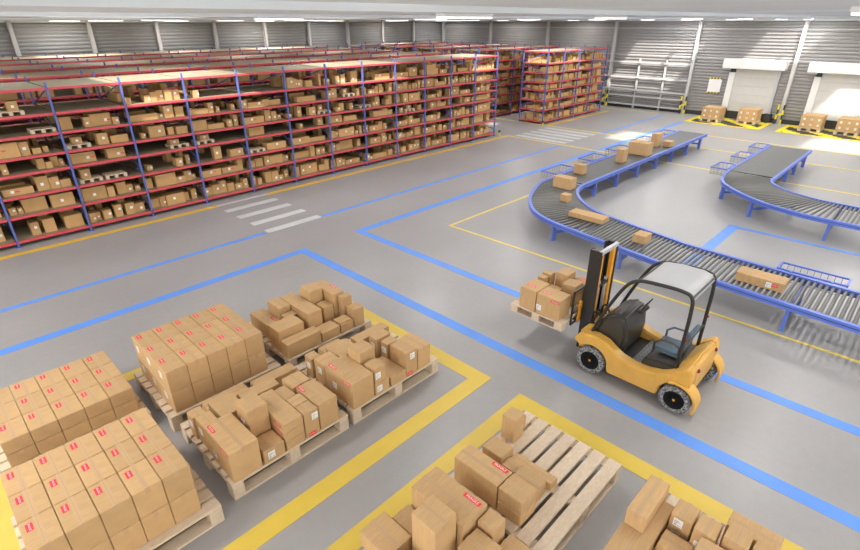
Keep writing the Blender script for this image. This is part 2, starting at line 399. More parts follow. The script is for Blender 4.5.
def carton_mesh(sx, sy, sz, axis):
    key = (round(sx, 3), round(sy, 3), round(sz, 3), axis)
    if key in BOXMESH: return BOXMESH[key]
    bv = min(.007, sx*.04)
    mb = MB().box(-sx/2, sx/2, -sy/2, sy/2, 0, sz, M['card'])
    me = mb.mesh('cardboard_box', bevel=bv)
    # tape over the flap seam and a little way down both ends
    m2 = MB(); tw = min(.05, .22*min(sx, sy)); e = .0012; dn = min(.07, sz*.3)
    if axis == 'x':
        m2.box(-sx/2-e, sx/2+e, -tw/2, tw/2, sz-.004, sz+e, M['tape']).box(-sx/2-e, -sx/2+.003, -tw/2, tw/2, sz-dn, sz, M['tape']).box(sx/2-.003, sx/2+e, -tw/2, tw/2, sz-dn, sz, M['tape'])
        m2.box(-sx/2, sx/2, -.0014, .0014, sz-.004, sz+e+.0005, M['seam'])
    else:
        m2.box(-tw/2, tw/2, -sy/2-e, sy/2+e, sz-.004, sz+e, M['tape']).box(-tw/2, tw/2, -sy/2-e, -sy/2+.003, sz-dn, sz, M['tape']).box(-tw/2, tw/2, sy/2-.003, sy/2+e, sz-dn, sz, M['tape'])
        m2.box(-.0014, .0014, -sy/2, sy/2, sz-.004, sz+e+.0005, M['seam'])
    tm = m2.mesh('tape')
    BOXMESH[key] = (me, tm); return me, tm
def carton(x0, x1, y0, y1, z0, z1, label, group=None, red=(), ship=(), axis=None, rz=0.):
    g = .0025
    sx, sy, sz = x1-x0-2*g, y1-y0-2*g, z1-z0-g
    me, tm = carton_mesh(sx, sy, sz, axis or ('x' if sx > sy else 'y'))
    o = link('cardboard_box', me, None, ((x0+x1)/2, (y0+y1)/2, z0), (0, 0, rz)); tag(o, label, 'cardboard box', group)
    link('tape', tm, o)
    def put(nm, data, face, a, b, lab):
        R = FR[face]
        p = {'top': ((a-.5)*sx, (b-.5)*sy, sz+.0015), 'topx': ((a-.5)*sx, (b-.5)*sy, sz+.0015), 'x-': (-sx/2-.0005, (.5-a)*sy, b*sz), 'y-': ((a-.5)*sx, -sy/2-.0005, b*sz)}[face]
        c = link(nm, data, o, p); c.rotation_euler = R.to_euler(); c['label'] = lab
    for face, a, b, s in red: put('red_label', RED[s], face, a, b, 'red label with white lettering')
    for face, a, b in ship: put('shipping_label', SHIP, face, a, b, 'white shipping label')
    return o
def pallet(x0, x1, y0, y1, z0, h, label, slats=7, along='x', group='wooden pallets on the floor', fine=True):
    """deck boards run along the given axis, three rows of blocks beneath"""
    cx, cy = (x0+x1)/2, (y0+y1)/2; t = thing('wooden_pallet', (cx, cy, z0), label, 'pallet', group)
    a, b = (x1-x0)/2, (y1-y0)/2; s = h/.25
    T = lambda p, q, r_, s_: (p, q, r_, s_) if along == 'x' else (r_, s_, p, q)
    A, B = (a, b) if along == 'x' else (b, a)
    pitch = 2*B/slats; wd = pitch*.80
    for i in range(slats):
        c = -B+pitch*(i+.5); c = max(-B+wd/2, min(B-wd/2, -B+wd/2+(2*B-wd)*i/(slats-1)))
        MB().box(*T(-A, A, c-wd/2, c+wd/2), h-.035*s, h, M['wood']).build('deck_board', t, bevel=.004)
    for q in (-A+.07, 0, A-.07):
        MB().box(*T(q-.07, q+.07, -B, B), h-.068*s, h-.0355*s, M['wood']).build('stringer', t, bevel=.004)
        for p in (-B+.08, 0, B-.08):
            MB().box(*T(q-.07, q+.07, p-.08, p+.08), .032*s, h-.0685*s, M['wood']).build('block', t, bevel=.004)
    for p in (-B+.08, 0, B-.08):
        MB().box(*T(-A, A, p-.08, p+.08), 0, .0315*s, M['wood']).build('bottom_board', t, bevel=.004)
    return t
PH = .25
pallet(1.40, 3.06, 4.53, 5.98, 0, PH, 'wooden pallet under the jumbled cartons, second along the yellow line', 8)
pallet(3.15, 4.84, 4.53, 5.98, 0, PH, 'wooden pallet under the jumbled cartons, at the yellow corner', 8)
pallet(-.45, 1.20, 4.38, 5.84, 0, PH, 'wooden pallet under the carton block at the bottom left corner', 8)
pallet(-.40, 1.22, 6.5, 7.96, 0, PH, 'wooden pallet under the low carton block at the left edge', 8)
pallet(1.36, 3.03, 6.17, 7.58, 0, PH, 'wooden pallet under the tall carton block', 8)
pallet(3.17, 4.84, 6.17, 7.58, 0, PH, 'wooden pallet under the jumbled cartons farthest from the camera', 8)
pallet(3.13, 4.80, 1.47, 2.84, 0, PH, 'half empty wooden pallet with bare boards inside the near yellow corner', 7, 'x')
pallet(1.36, 3.03, 1.40, 2.84, 0, PH, 'wooden pallet under the jumbled cartons at the bottom edge', 7, 'x')
pallet(3.10, 4.78, -.40, 1.07, 0, PH, 'wooden pallet under the cartons at the bottom right', 8, 'x')

# carton blocks of three rows by five
def block(x0, x1, y0, y1, z0, z1, where):
    nx, ny = 5, 3; dx, dy = (x1-x0)/nx, (y1-y0)/ny; zm = (z0+z1)/2
    rown = ('front', 'middle', 'back'); g = 'taped cartons of the '+where
    for k_ in (1, 0):
        for j in range(ny):
            for i in range(nx):
                if k_ == 0 and i > 0 and j > 0 and i < nx-1: continue
                za, zb = (zm, z1) if k_ else (z0, zm)
                lab = '%s carton in %s row, %s from left, %s' % ('top' if k_ else 'bottom', rown[j], ORD[i], where)
                carton(x0+dx*i, x0+dx*(i+1), y0+dy*j, y0+dy*(j+1), za, zb, lab, g,
                       red=[('top', .26, .72, 'S')] if k_ else (), ship=[('x-', .4, .55)] if i == 0 else (), axis='y')
block(-.36, 1.03, 4.47, 5.73, PH, .92, 'bottom left carton block')
block(-.30, 1.14, 6.66, 7.90, PH, .63, 'low carton block at left edge')
block(1.45, 2.83, 6.20, 7.46, PH, .93, 'tall carton block')

# jumbled pallets: (x0, x1, y0, y1, z0, z1, label, red, ship)
def load(rows, where):
    for x0, x1, y0, y1, z0, z1, lab, red, ship in rows: carton(x0, x1, y0, y1, z0, z1, lab+' '+where, 'cartons '+where, red, ship)
TL = [('top', .14, .80, 'M'), ('x-', .80, .88, 'M')]
load([(1.44, 1.80, 4.53, 5.20, PH, .69, 'big front left carton', TL, [('x-', .35, .35)]),
      (1.46, 1.66, 5.24, 5.50, PH, .62, 'narrow labelled carton behind the big left carton', (), [('x-', .5, .6)]),
      (1.44, 1.62, 5.52, 5.70, PH, .60, 'small carton at the back left', (), [('x-', .5, .6)]),
      (1.70, 2.02, 5.24, 5.66, PH, .62, 'flat topped carton behind the raised carton', (), ()),
      (1.83, 2.11, 4.53, 4.82, PH, .45, 'low front carton in the hollow', (), [('y-', .35, .5)]),
      (1.85, 2.12, 4.84, 5.16, PH, .84, 'raised carton', (), [('x-', .5, .6)]),
      (2.13, 2.40, 4.53, 5.26, PH, .39, 'bottom of three flat cartons', (), ()),
      (2.13, 2.40, 4.53, 5.26, .39, .53, 'middle of three flat cartons', [('x-', .78, .5, 'M')], ()),
      (2.13, 2.40, 4.53, 5.26, .53, .665, 'top of three flat cartons', [('x-', .80, .5, 'M')], ()),
      (2.41, 2.62, 4.53, 4.74, PH, .645, 'narrow front carton with a red mark', [('y-', .45, .1, 'S')], [('y-', .75, .75)]),
      (2.41, 2.62, 4.745, 4.95, PH, .645, 'narrow carton behind the narrow front carton', (), ()),
      (2.63, 2.92, 4.53, 5.05, PH, .66, 'front right carton', [('top', .12, .85, 'M')], ()),
      (2.60, 2.88, 5.08, 5.36, PH, .65, 'square carton behind the right carton', (), ()),
      (2.41, 2.59, 4.97, 5.26, PH, .62, 'carton between the flat stack and square one', (), ()),
      (2.06, 2.58, 5.38, 5.60, PH, .58, 'wide carton at the back middle', (), ()),
      (2.36, 3.0, 5.64, 5.84, PH, .48, 'long carton lying along the back edge', (), ()),
      (1.70, 2.30, 5.70, 5.92, PH, .46, 'long low carton at the back left', (), ())], 'on the pallet second along the yellow line')
load([(3.17, 3.54, 4.53, 5.17, PH, .685, 'big front left carton', TL, [('x-', .35, .45)]),
      (3.20, 3.48, 5.22, 5.48, PH, .62, 'carton with white label behind the big left carton', (), [('x-', .5, .6)]),
      (3.17, 3.34, 5.50, 5.68, PH, .60, 'small carton at the back left', (), [('x-', .5, .6)]),
      (3.54, 3.82, 4.82, 5.10, PH, .84, 'raised carton', (), [('x-', .4, .55)]),
      (3.56, 3.82, 4.53, 4.80, PH, .455, 'lower of two small front cartons', (), [('y-', .3, .5)]),
      (3.56, 3.76, 4.53, 4.76, .455, .71, 'upper of two small front cartons', (), [('y-', .3, .5)]),
      (3.85, 4.15, 4.53, 5.05, PH, .41, 'low carton in the front hollow', (), ()),
      (4.16, 4.385, 4.53, 4.90, PH, .67, 'tall front carton with a red mark', [('y-', .3, .1, 'S')], [('y-', .55, .8)]),
      (4.395, 4.67, 4.53, 4.97, PH, .625, 'front right carton', (), ()),
      (4.22, 4.44, 5.02, 5.19, PH, .57, 'small labelled carton behind the tall carton', (), [('x-', .5, .6)]),
      (4.16, 4.46, 5.21, 5.40, PH, .60, 'carton behind the small labelled one', (), [('x-', .5, .6)]),
      (4.0, 4.66, 5.47, 5.67, PH, .52, 'long carton lying along the back edge', [('y-', .9, .5, 'S')], ()),
      (3.50, 3.88, 5.22, 5.62, PH, .60, 'wide carton behind the raised carton', (), ()),
      (3.55, 3.95, 5.66, 5.92, PH, .42, 'low carton at the back', (), ())], 'on the pallet at the yellow corner')
load([(3.19, 3.81, 6.19, 6.40, PH, .51, 'long front carton', (), ()),
      (3.20, 3.66, 6.42, 6.75, PH, .43, 'carton under the wide left carton', (), ()),
      (3.19, 3.66, 6.42, 6.75, .43, .65, 'wide left carton', (), ()),
      (3.26, 3.52, 6.90, 7.50, PH, .53, 'deep carton at the left end', [('top', .75, .2, 'M')], ()),
      (3.535, 3.76, 6.96, 7.36, PH, .71, 'ribbed top carton at the back left', (), ()),
      (3.53, 3.75, 6.77, 6.93, PH, .62, 'tiny carton wedged in the middle', (), ()),
      (3.77, 4.05, 6.47, 7.34, PH, .70, 'deep central carton', (), ()),
      (4.07, 4.34, 6.84, 7.16, PH, .86, 'tallest carton', (), ()),
      (4.36, 4.60, 6.57, 7.20, PH, .80, 'tall carton with red label at the back', [('top', .8, .4, 'M')], ()),
      (4.14, 4.35, 6.56, 6.80, PH, .63, 'square carton before the tall ones', (), ()),
      (4.44, 4.64, 6.41, 6.555, PH, .76, 'upright carton near the right end', (), ()),
      (4.49, 4.71, 6.18, 6.40, PH, .60, 'carton at the front right corner', (), ()),
      (4.21, 4.48, 6.19, 6.40, PH, .42, 'carton under the flat lid carton', (), ()),
      (4.20, 4.45, 6.20, 6.40, .42, .46, 'flat thin carton lying on another', (), ()),
      (3.83, 4.19, 6.19, 6.45, PH, .43, 'low front carton in the middle', (), ())], 'on the far pallet of the yellow bay')
load([(4.16, 4.37, 2.60, 2.80, PH, .62, 'tall carton standing at the top corner', (), ()),
      (4.38, 4.52, 2.66, 2.80, PH, .46, 'small carton beside the tall corner carton', (), ()),
      (3.70, 3.95, 2.45, 2.74, PH, .46, 'flat carton beside the tiny one', (), ()),
      (3.68, 3.85, 2.24, 2.44, PH, .40, 'tiny carton in the middle', (), ()),
      (3.24, 3.52, 2.17, 2.78, PH, .60, 'big carton with a red label', [('top', .84, .22, 'L')], ()),
      (3.24, 3.52, 1.85, 2.16, PH, .42, 'lower of two front cartons', (), ()),
      (3.24, 3.52, 1.85, 2.16, .42, .60, 'upper of two front cartons', (), ()),
      (3.55, 3.80, 1.90, 2.22, PH, .46, 'middle carton with a pale top', (), ()),
      (3.86, 4.00, 1.87, 2.44, PH, .36, 'thin flat carton at the right', (), ())], 'on the half empty pallet')
load([(2.56, 2.94, 2.06, 2.77, PH, .70, 'big carton with a red label', [('top', .82, .20, 'L')], ()),
      (2.24, 2.54, 2.12, 2.44, PH, .87, 'tall square carton', (), ()),
      (2.76, 2.97, 1.85, 2.05, PH, .64, 'narrow tall carton at the right', (), ()),
      (2.44, 2.74, 1.72, 2.03, PH, .58, 'carton cut by the bottom edge', (), ()),
      (2.30, 2.54, 2.48, 2.80, PH, .43, 'low carton beside the yellow line', (), ()),
      (1.96, 2.29, 2.48, 2.90, PH, .46, 'wide low carton on the left', (), ()),
      (1.78, 2.02, 2.30, 2.47, PH, .52, 'small carton near the left corner', (), ()),
      (1.82, 2.22, 2.02, 2.29, PH, .47, 'carton behind the small left one', (), ()),
      (2.80, 3.02, 1.50, 1.82, PH, .42, 'low carton right of the cut one', (), ())], 'on the pallet at the bottom edge')
load([(3.40, 4.42, .74, 1.06, PH, .48, 'wide base carton', (), ()),
      (3.86, 4.46, .85, 1.05, .48, .69, 'long carton lying on the base carton', (), ()),
      (4.20, 4.45, .52, .73, PH, .43, 'lower labelled carton', (), [('x-', .4, .5)]),
      (4.20, 4.45, .52, .73, .43, .60, 'upper labelled carton', (), [('x-', .4, .5)]),
      (3.90, 4.135, .44, .72, PH, .44, 'pale square carton', (), ()),
      (4.14, 4.38, .30, .50, PH, .64, 'carton with a side label', (), [('x-', .4, .5)]),
      (4.44, 4.67, -.16, .29, PH, .60, 'long end carton beside the yellow line', (), ()),
      (4.18, 4.42, .05, .26, PH, .70, 'near square carton', (), ()),
      (4.18, 4.42, -.22, .03, PH, .66, 'square carton at the frame edge', (), ()),
      (3.90, 4.13, .14, .42, PH, .62, 'carton at the bottom edge', (), ())], 'on the bottom right pallet')

# ------------------------------------------------------------------ storage racks
LV = [.10, .69, 1.17, 1.69, 2.07, 2.54, 3.0, 3.57]
PX0, PITCH_X, DEP = -.33, 1.594, 2.05
def frame_mesh(dep):
    mb = MB()
    for y in (0, dep):
        mb.box(-.020, .020, y-.03, y+.03, .012, 3.74, M['rack_blue']).box(-.06, .06, y-.06, y+.06, 0, .012, M['rack_blue'])
    z = .3; s = 0
    while z < 3.1:
        a, b = (0, dep) if s % 2 == 0 else (dep, 0)
        mb.bar((0, a, z), (0, b, z+.55), .025, .025, M['rack_blue']); z += .55; s += 1
    return mb.mesh('upright_frame')
def shelf_meshes(L, dep):
    d = MB().box(-L/2, L/2, .02, dep-.02, .0, .03, M['deck']).mesh('shelf')
    b = MB().box(-L/2, L/2, -.045, .015, -.022, .034, M['rack_red']).box(-L/2, L/2, -.049, -.045, -.006, .016, M['rack_red']).mesh('beam')
    return d, b
DEP2 = 1.5; FM = frame_mesh(DEP); FM2 = frame_mesh(DEP2); SM1 = shelf_meshes(PITCH_X-.06, DEP)
SM2 = shelf_meshes(PITCH_X-.06, DEP2)
EB = MB().box(-.02, .02, .03, DEP2-.03, -.03, .035, M['rack_red']).mesh('end_beam')
def rack(x0, nb, y0, label, per_bay=True, pitch=PITCH_X, dep=DEP):
    t = thing('storage_rack', (x0, y0, 0), label, 'storage rack', 'storage racks')
    for i in range(nb+1): link('upright_frame', FM if dep == DEP else FM2, t, (i*pitch, 0, 0))
    sm = (SM1 if dep == DEP else SM2) if per_bay else shelf_meshes(nb*pitch-.06, dep)
    for i in range(nb if per_bay else 1):
        L = pitch if per_bay else nb*pitch
        for z in LV:
            s = link('shelf', sm[0], t, ((i+.5)*L, 0, z+.02))
            link('beam', sm[1], s, (0, .0, 0)); link('beam', sm[1], s, (0, dep, 0), (0, 0, PI))
    return t
RY = [15.46, 18.75, 22.1, 25.4, 28.6]
rack(PX0, 13, RY[0], 'long red and blue rack full of cartons, nearest of the racks')
for j, nm in ((1, 'second'), (2, 'third'), (3, 'fourth'), (4, 'fifth and farthest')):
    rack(PX0-1.594, 14, RY[j], 'long red and blue rack, %s from the front, before the ribbed back wall' % nm, False)
t = rack(24.65, 4, RY[0], 'short red and blue rack standing alone beyond the far crosswalk', True, PITCH_X, DEP2)
for z in LV: link('end_beam', EB, t, (-.02, 0, z+.02))
for j, nm in ((1, 'second'), (2, 'third'), (3, 'fourth'), (4, 'fifth')):
    rack(24.65-1.594, 5, RY[j], 'short red and blue rack, %s row behind the one beyond the crosswalk' % nm, False, PITCH_X, DEP2)
# end protectors
for x, y, s in ((20.75, 15.4, 'at the right end of the nearest rack'), (24.5, 15.33, 'at the left end of the short rack')):
    t = thing('rack_protector', (x, y, 0), 'small yellow and black post protector '+s, 'post protector')
    MB().box(-.04, .04, -.04, .04, 0, .11, M['haz_yellow']).build('lower_band', t); MB().box(-.04, .04, -.04, .04, .11, .22, M['haz_black']).build('upper_band', t)

RNG = random.Random(11)
def shelf_fill(width, zgap, dens, rng):
    """front-row cartons on one shelf: list of (x, w, d, h, ydepth, back)"""
    out = []; x = .06
    while x < width-.12:
        if rng.random() > dens: x += rng.uniform(.08, .3); continue
        kind = rng.random()
        if kind < .16: wd, h = rng.uniform(.45, .75), rng.uniform(.13, .22)
        elif kind < .28: wd, h = rng.uniform(.38, .62), rng.uniform(.26, .40)
        elif kind < .7: wd, h = rng.uniform(.15, .26), rng.uniform(.18, .38)
        else: wd, h = rng.uniform(.11, .18), rng.uniform(.12, .30)
        h = min(h, zgap-.13); wd = min(wd, width-.05-x)
        if wd < .08 or h < .06: break
        out.append((x, wd, rng.uniform(.18, .34), h, rng.uniform(.12, .27))); x += wd+rng.choice((.008, .012, .02, .05, .09))
    return out
def carton_geo(mb, x, y, z, wd, d, h, rng, far=False):
    mb.box(x, x+wd, y, y+d, z, z+h, M['stock'])
    if far: return
    mb.box(x+wd*.5-.012, x+wd*.5+.012, y-.001, y+d+.001, z+h-.05, z+h+.0012, M['tape'])
    if rng.random() < .62:
        q = rng.uniform(.2, .7)*wd; s = min(.07, wd*.35, h*.45); zz = z+h*rng.uniform(.2, .55); mb.box(x+q, x+q+s, y-.003, y, zz, zz+s, M['white_print'])
        if wd > .38 and rng.random() < .7: mb.box(min(x+q+s+.03, x+wd-.1), min(x+q+s+.12, x+wd-.01), y-.003, y, zz+.02, zz+.045, M['red_print'])
DENS = [.93, .95, .92, .45, .85, .93, .5, .0]
ROOF = LV[1:]+[LV[-1]+.6]
def density(b, l):
    if l == 7: return 0.
    if l == 6: return (.0, .0, .0, .8, .05, .0, .85, .35, .2, .9, .9, .85, .95)[b]
    if l == 5: return (.8, .12, .9, .95, .9, .95, .5, .9, .9, .9, .9, .95, .95)[b]
    if l == 3: return (.4, .6, .45, .06, .25, .4, .3, .6, .35, .5, .4, .5, .9)[b]
    if l == 4: return (.9, .95, .97, .8, .9, .95, .7, .85, .9, .6, .7, .85, .9)[b]
    if l == 2 and b in (3, 4): return .35
    return DENS[l]
# small pale pallets lying on shelves of the nearest rack
sp = MB()
for i in range(5): sp.box(-.26, .26, -.2+i*.086, -.13+i*.086, .075, .095, M['wood'])
for x in (-.22, 0, .22):
    sp.box(x-.04, x+.04, -.2, .22, .0, .02, M['wood'])
    for y in (-.16, .18): sp.box(x-.04, x+.04, y-.04, y+.04, .02, .075, M['wood'])
SP = sp.mesh('shelf_pallet')
SPOT = [(2.05, 6), (2.56, 5), (3.2, 4), (3.25, 2), (3.85, 2), (5.66, 3), (6.42, 3), (8.05, 2), (10.75, 4), (11.87, 5), (12.6, 4), (14.9, 3)]
for i, (x, l) in enumerate(SPOT):
    z = LV[l]+.0515; b = int((x-PX0)/PITCH_X)
    o = link('shelf_pallet', SP, None, (x, RY[0]+.33, z))
    tag(o, 'small pale pallet on the %s shelf up, %s bay of nearest rack%s' % (ORD[l], ORD[b], ', its right one' if (x, l) == (3.85, 2) else ''), 'pallet', 'small pallets on the nearest rack')
    mb = MB(); wd, h = RNG.uniform(.16, .26), min(RNG.uniform(.14, .26), ROOF[l]-LV[l]-.24)
    mb.box(-wd/2, wd/2, -.12, .12, 0, h, M['stock']).box(-.03, .03, -.1225, -.12, h*.3, h*.3+.06, M['white_print'])
    if i % 3 != 1:
        o = mb.build('carton'); o.location = (x+RNG.uniform(-.1, .1), RY[0]+.36, z+.0955)
        tag(o, 'carton standing on a small pallet, %s shelf up, %s bay of nearest rack%s' % (ORD[l], ORD[b], ', right pallet' if (x, l) == (3.85, 2) else ''), 'carton', 'cartons on the nearest rack')


rest = MB(); n_ind = 0
for b in range(13):
    for l in range(7):
        fill = shelf_fill(PITCH_X-.06, ROOF[l]-LV[l], density(b, l), RNG)
        z = LV[l]+.0515; bx = PX0+b*PITCH_X+.03; k_ = 0
        for x, wd, d, h, yo in fill:
            X = bx+x; Y = RY[0]+yo
            if b == 0 and X < .5: continue
            if any(l == ll and X < px+.29 and X+wd > px-.29 for px, ll in SPOT): continue
            far = n_ind >= 288
            if not far:
                mb = MB(); carton_geo(mb, X, Y, z, wd, d, h, RNG)
                o = mb.build('carton', origin=(X+wd/2, Y+d/2, z)); k_ += 1; n_ind += 1
                sz_ = 'long' if wd > .42 else 'tall' if h > 1.5*wd else 'small' if h < .2 else 'square'
                tag(o, '%s carton, %s from left on %s shelf up, %s bay of nearest rack' % (sz_, ORD[k_-1] if k_ <= 14 else 'last', ORD[l], ORD[b]), 'carton', 'cartons on the nearest rack')
            else: carton_geo(rest, X, Y, z, wd, d, h, RNG)
            # more stock standing deeper on the shelf
            if RNG.random() < .55:
                h2 = min(ROOF[l]-LV[l]-.14, h*RNG.uniform(.8, 1.4)); carton_geo(rest, X+wd*.1, RY[0]+.66+RNG.uniform(0, .3), z, wd*.8, .35, h2, RNG, True)
            if RNG.random() < .4: carton_geo(rest, X, RY[0]+1.3+RNG.uniform(0, .2), z, wd*.9, .4, min(ROOF[l]-LV[l]-.14, RNG.uniform(.2, .4)), RNG, True)
tag(rest.build('carton_stock'), 'cardboard cartons stocked deeper inside and toward the right end of the nearest rack', 'cartons', None, 'stuff')
far = MB(); RNG = random.Random(5)
def fill_far(x0, x1, y0, levels, dens, y2=.7):
    for l in levels:
        z = LV[l]+.0515; x = x0
        while x < x1-.3:
            seg = shelf_fill(PITCH_X-.06, ROOF[l]-LV[l], dens*(1 if l < 6 else .5), RNG)
            for a, wd, d, h, yo in seg:
                if x+a+wd > x1: continue
                carton_geo(far, x+.03+a, y0+yo, z, wd, d, h, RNG, True)
                if RNG.random() < .6: carton_geo(far, x+.03+a, y0+y2, z, wd*.9, .4, min(ROOF[l]-LV[l]-.13, h*1.2), RNG, True)
            x += PITCH_X
fill_far(PX0, PX0+13*PITCH_X, RY[1], (0, 1, 2, 3, 4, 5, 6), .75)
for j in (2, 3, 4): fill_far(PX0, PX0+13*PITCH_X, RY[j], (4, 5, 6), .8)
tag(far.build('carton_stock'), 'cardboard cartons stocked on the long racks behind the nearest one', 'cartons', None, 'stuff')
far = MB()
fill_far(24.65, 24.65+4*PITCH_X, RY[0], range(7), .97)
for i in range(5): carton_geo(far, 29.4+i*.24, RY[0]+.2, LV[6]+.0515, .2, .3, .38 if i % 2 else .3, RNG, True)
for l in range(7):
    y = .5
    while y < 1.25:
        dd = RNG.uniform(.12, .3); h = RNG.uniform(.12, .34)
        if RNG.random() < .7: carton_geo(far, 24.72+RNG.uniform(0, .15), RY[0]+y, LV[l]+.0515, .3, dd, min(h, ROOF[l]-LV[l]-.14), RNG, True)
        y += dd+.04
for j in (1,): fill_far(24.65-1.594, 24.65+4*PITCH_X, RY[j], range(7), .95)
for j in (2, 3, 4): fill_far(24.65-1.594, 24.65+4*PITCH_X, RY[j], (4, 5, 6), .9)
tag(far.build('carton_stock'), 'cardboard cartons filling the short racks beyond the far crosswalk', 'cartons', None, 'stuff')
# ------------------------------------------------------------------ conveyors
def resample(pts, n):
    P = [Vector((*p, 0)) for p in pts]; L = [0]
    for a, b in zip(P[:-1], P[1:]): L.append(L[-1]+(b-a).length)
    out = []
    for i in range(n):
        s = L[-1]*i/(n-1); k_ = 0
        while k_ < len(L)-2 and L[k_+1] < s: k_ += 1
        q = (s-L[k_])/max(1e-9, L[k_+1]-L[k_]); out.append(P[k_].lerp(P[k_+1], q))
    return out
def catmull(pts, sub=6):
    P = [Vector((*p, 0)) for p in pts]; P = [P[0]*2-P[1]]+P+[P[-1]*2-P[-2]]; out = []
    for i in range(1, len(P)-2):
        for s in range(sub):
            t_ = s/sub; a, b, c, d = P[i-1:i+3]
            out.append(.5*((2*b)+(c-a)*t_+(2*a-5*b+4*c-d)*t_**2+(3*b-a-3*c+d)*t_**3))
    out.append(P[-2]); return [(v.x, v.y) for v in out]
def conveyor(label, ax_end, yo, yi, outer, inner, bo, bi, n_curve, ysplit, yend, pitch, legs, ZT=.58):
    t = thing('roller_conveyor', (0, 0, 0), label, 'conveyor')
    oc, ic = catmull(outer), catmull(inner)
    full_o = [(ax_end, yo)]+oc+bo; full_i = [(ax_end, yi)]+ic+bi
    for nm, path, sgn in (('side_rail', full_o, 1), ('side_rail', full_i, -1)):
        mb = MB(); n = len(path)
        def ring(w0, w1, z0, z1):
            R = []
            for i, p in enumerate(path):
                a = Vector((*path[max(0, i-1)], 0)); b = Vector((*path[min(n-1, i+1)], 0)); d = (b-a).normalized(); s = Vector((d.y, -d.x, 0))*sgn
                q = Vector((*p, 0)); R.append([q+s*w0+Vector((0, 0, z0)), q+s*w1+Vector((0, 0, z0)), q+s*w1+Vector((0, 0, z1)), q+s*w0+Vector((0, 0, z1))])
            return R
        mb.loft(ring(-.045, .035, ZT-.05, ZT), M['conv_blue']); mb.loft(ring(-.02, .02, ZT-.07, ZT-.05), M['conv_dark']); mb.loft(ring(-.045, .03, ZT-.115, ZT-.07), M['conv_blue'])
        mb.build(nm, t)
    # belt over the straight arm
    xb = max(oc[0][0], ic[0][0]); lo_, hi_ = min(yo, yi)+.045, max(yo, yi)-.045
    MB().box(xb-.05, ax_end, lo_, hi_, ZT-.05, ZT-.022, M['belt']).build('belt', t)
    MB().tube([(ax_end, lo_, ZT-.065), (ax_end, hi_, ZT-.065)], .045, M['belt'], 12).build('end_drum', t)
    ro, ri = resample(oc, n_curve), resample(ic, n_curve)
    def roller(a, b, rad):
        a, b = Vector((a.x, a.y, ZT-.05)), Vector((b.x, b.y, ZT-.05)); d = (b-a).normalized()*.04
        MB().tube([a+d, b-d], rad, M['roller'], 10).build('roller', t, smooth=True)
    for a, b in zip(ro[1:], ri[1:]): roller(a, b, .034)
    fo, fi = resample([oc[-1]]+bo, 200), resample([ic[-1]]+bi, 200)
    pick = lambda F, y: min(F, key=lambda v: abs(v.y-y))
    y = ysplit-pitch; n_r = 0; more = MB()
    while y > yend:
        if n_r < 66: roller(Vector((pick(fo, y).x, y, 0)), Vector((pick(fi, y).x, y, 0)), .031)
        else: more.tube([(pick(fo, y).x+.04, y, ZT-.05), (pick(fi, y).x-.04, y, ZT-.05)], .031, M['roller'], 10)
        n_r += 1; y -= pitch
    o = more.build('roller_row', t, smooth=True); o['kind'] = 'stuff'
    for (xa, ya), (xb_, yb), wv in legs:
        mb = MB(); z1 = ZT-.1155; d = (Vector((xb_, yb, 0))-Vector((xa, ya, 0))).normalized(); s = Vector((-d.y, d.x, 0))
        for x, y_ in ((xa, ya), (xb_, yb)):
            mb.bar((x, y_, 0), (x, y_, z1), .1, .06, M['conv_blue'], up=tuple(s))
        for zz, hh in ((z1-.05, .08), (z1-.24, .06)): mb.bar((xa, ya, zz), (xb_, yb, zz), .05, hh, M['conv_blue'])
        mb.build('leg_frame', t)
    return t
LEGS1 = [((x, 8.27), (x, 7.21), 0) for x in (14.9, 16.4, 18.0, 19.6, 21.1, 22.7, 24.2)]+[((10.82, 6.15), (12.02, 5.62), 0), ((10.42, 4.2), (11.66, 4.2), 0), ((10.0, .9), (11.28, .9), 0)]
conveyor('curved blue roller conveyor passing behind the forklift', 24.8, 8.3, 7.17,
         [(14.2, 8.3), (13.35, 8.22), (12.25, 7.82), (11.55, 7.40), (11.0, 6.88), (10.66, 6.2), (10.45, 5.27)],
         [(14.0, 7.17), (13.4, 7.0), (12.75, 6.55), (12.27, 5.99), (12.06, 5.6), (11.95, 5.27)],
         [(10.12, 3.35), (9.96, 1.5), (9.85, -.1), (9.7, -2.6)], [(11.46, 3.2), (11.36, 1.6), (11.3, .1), (11.15, -2.6)], 34, 5.27, -2.5, .096, LEGS1)
LEGS2 = [((17.4, 4.2), (18.2, 3.2), 0), ((16.2, 3.1), (17.52, 2.3), 0), ((15.58, 1.2), (17.15, 1.2), 0), ((15.5, -1.), (17.1, -1.), 0)]+[((x, 4.5), (x, 3.25), 0) for x in (20.9, 22.2, 23.7)]
conveyor('second curved blue roller conveyor near the dock doors', 24.2, 4.55, 3.2,
         [(19.0, 4.55), (18.4, 4.5), (17.55, 4.33), (17.0, 4.05), (16.45, 3.53), (15.88, 2.75), (15.57, 1.87), (15.5, 1.2)],
         [(18.8, 3.2), (18.5, 3.18), (18.05, 3.01), (17.55, 2.51), (17.25, 1.8), (17.17, 1.2)],
         [(15.48, .2), (15.4, -2.6)], [(17.13, .2), (17.1, -2.6)], 34, 1.2, -2.5, .098, LEGS2)
CZ = .58-.0065
g = 'cartons riding on the conveyors'
carton(13.22, 13.55, 7.14, 7.74, CZ, .90, 'large carton on the bend of the conveyor behind the forklift', g)
carton(15.0, 15.26, 7.74, 8.08, CZ, .88, 'square carton on the belt just before the bend', g)
carton(12.18, 12.41, 6.62, 6.86, CZ, .77, 'small cube carton in the middle of the bend', g)
carton(11.25, 11.62, 5.12, 6.05, CZ, .70, 'long low carton lying across the rollers after the bend', g)
carton(17.30, 17.66, 7.50, 7.76, CZ, 1.03, 'narrow upright carton alone on the belt', g)
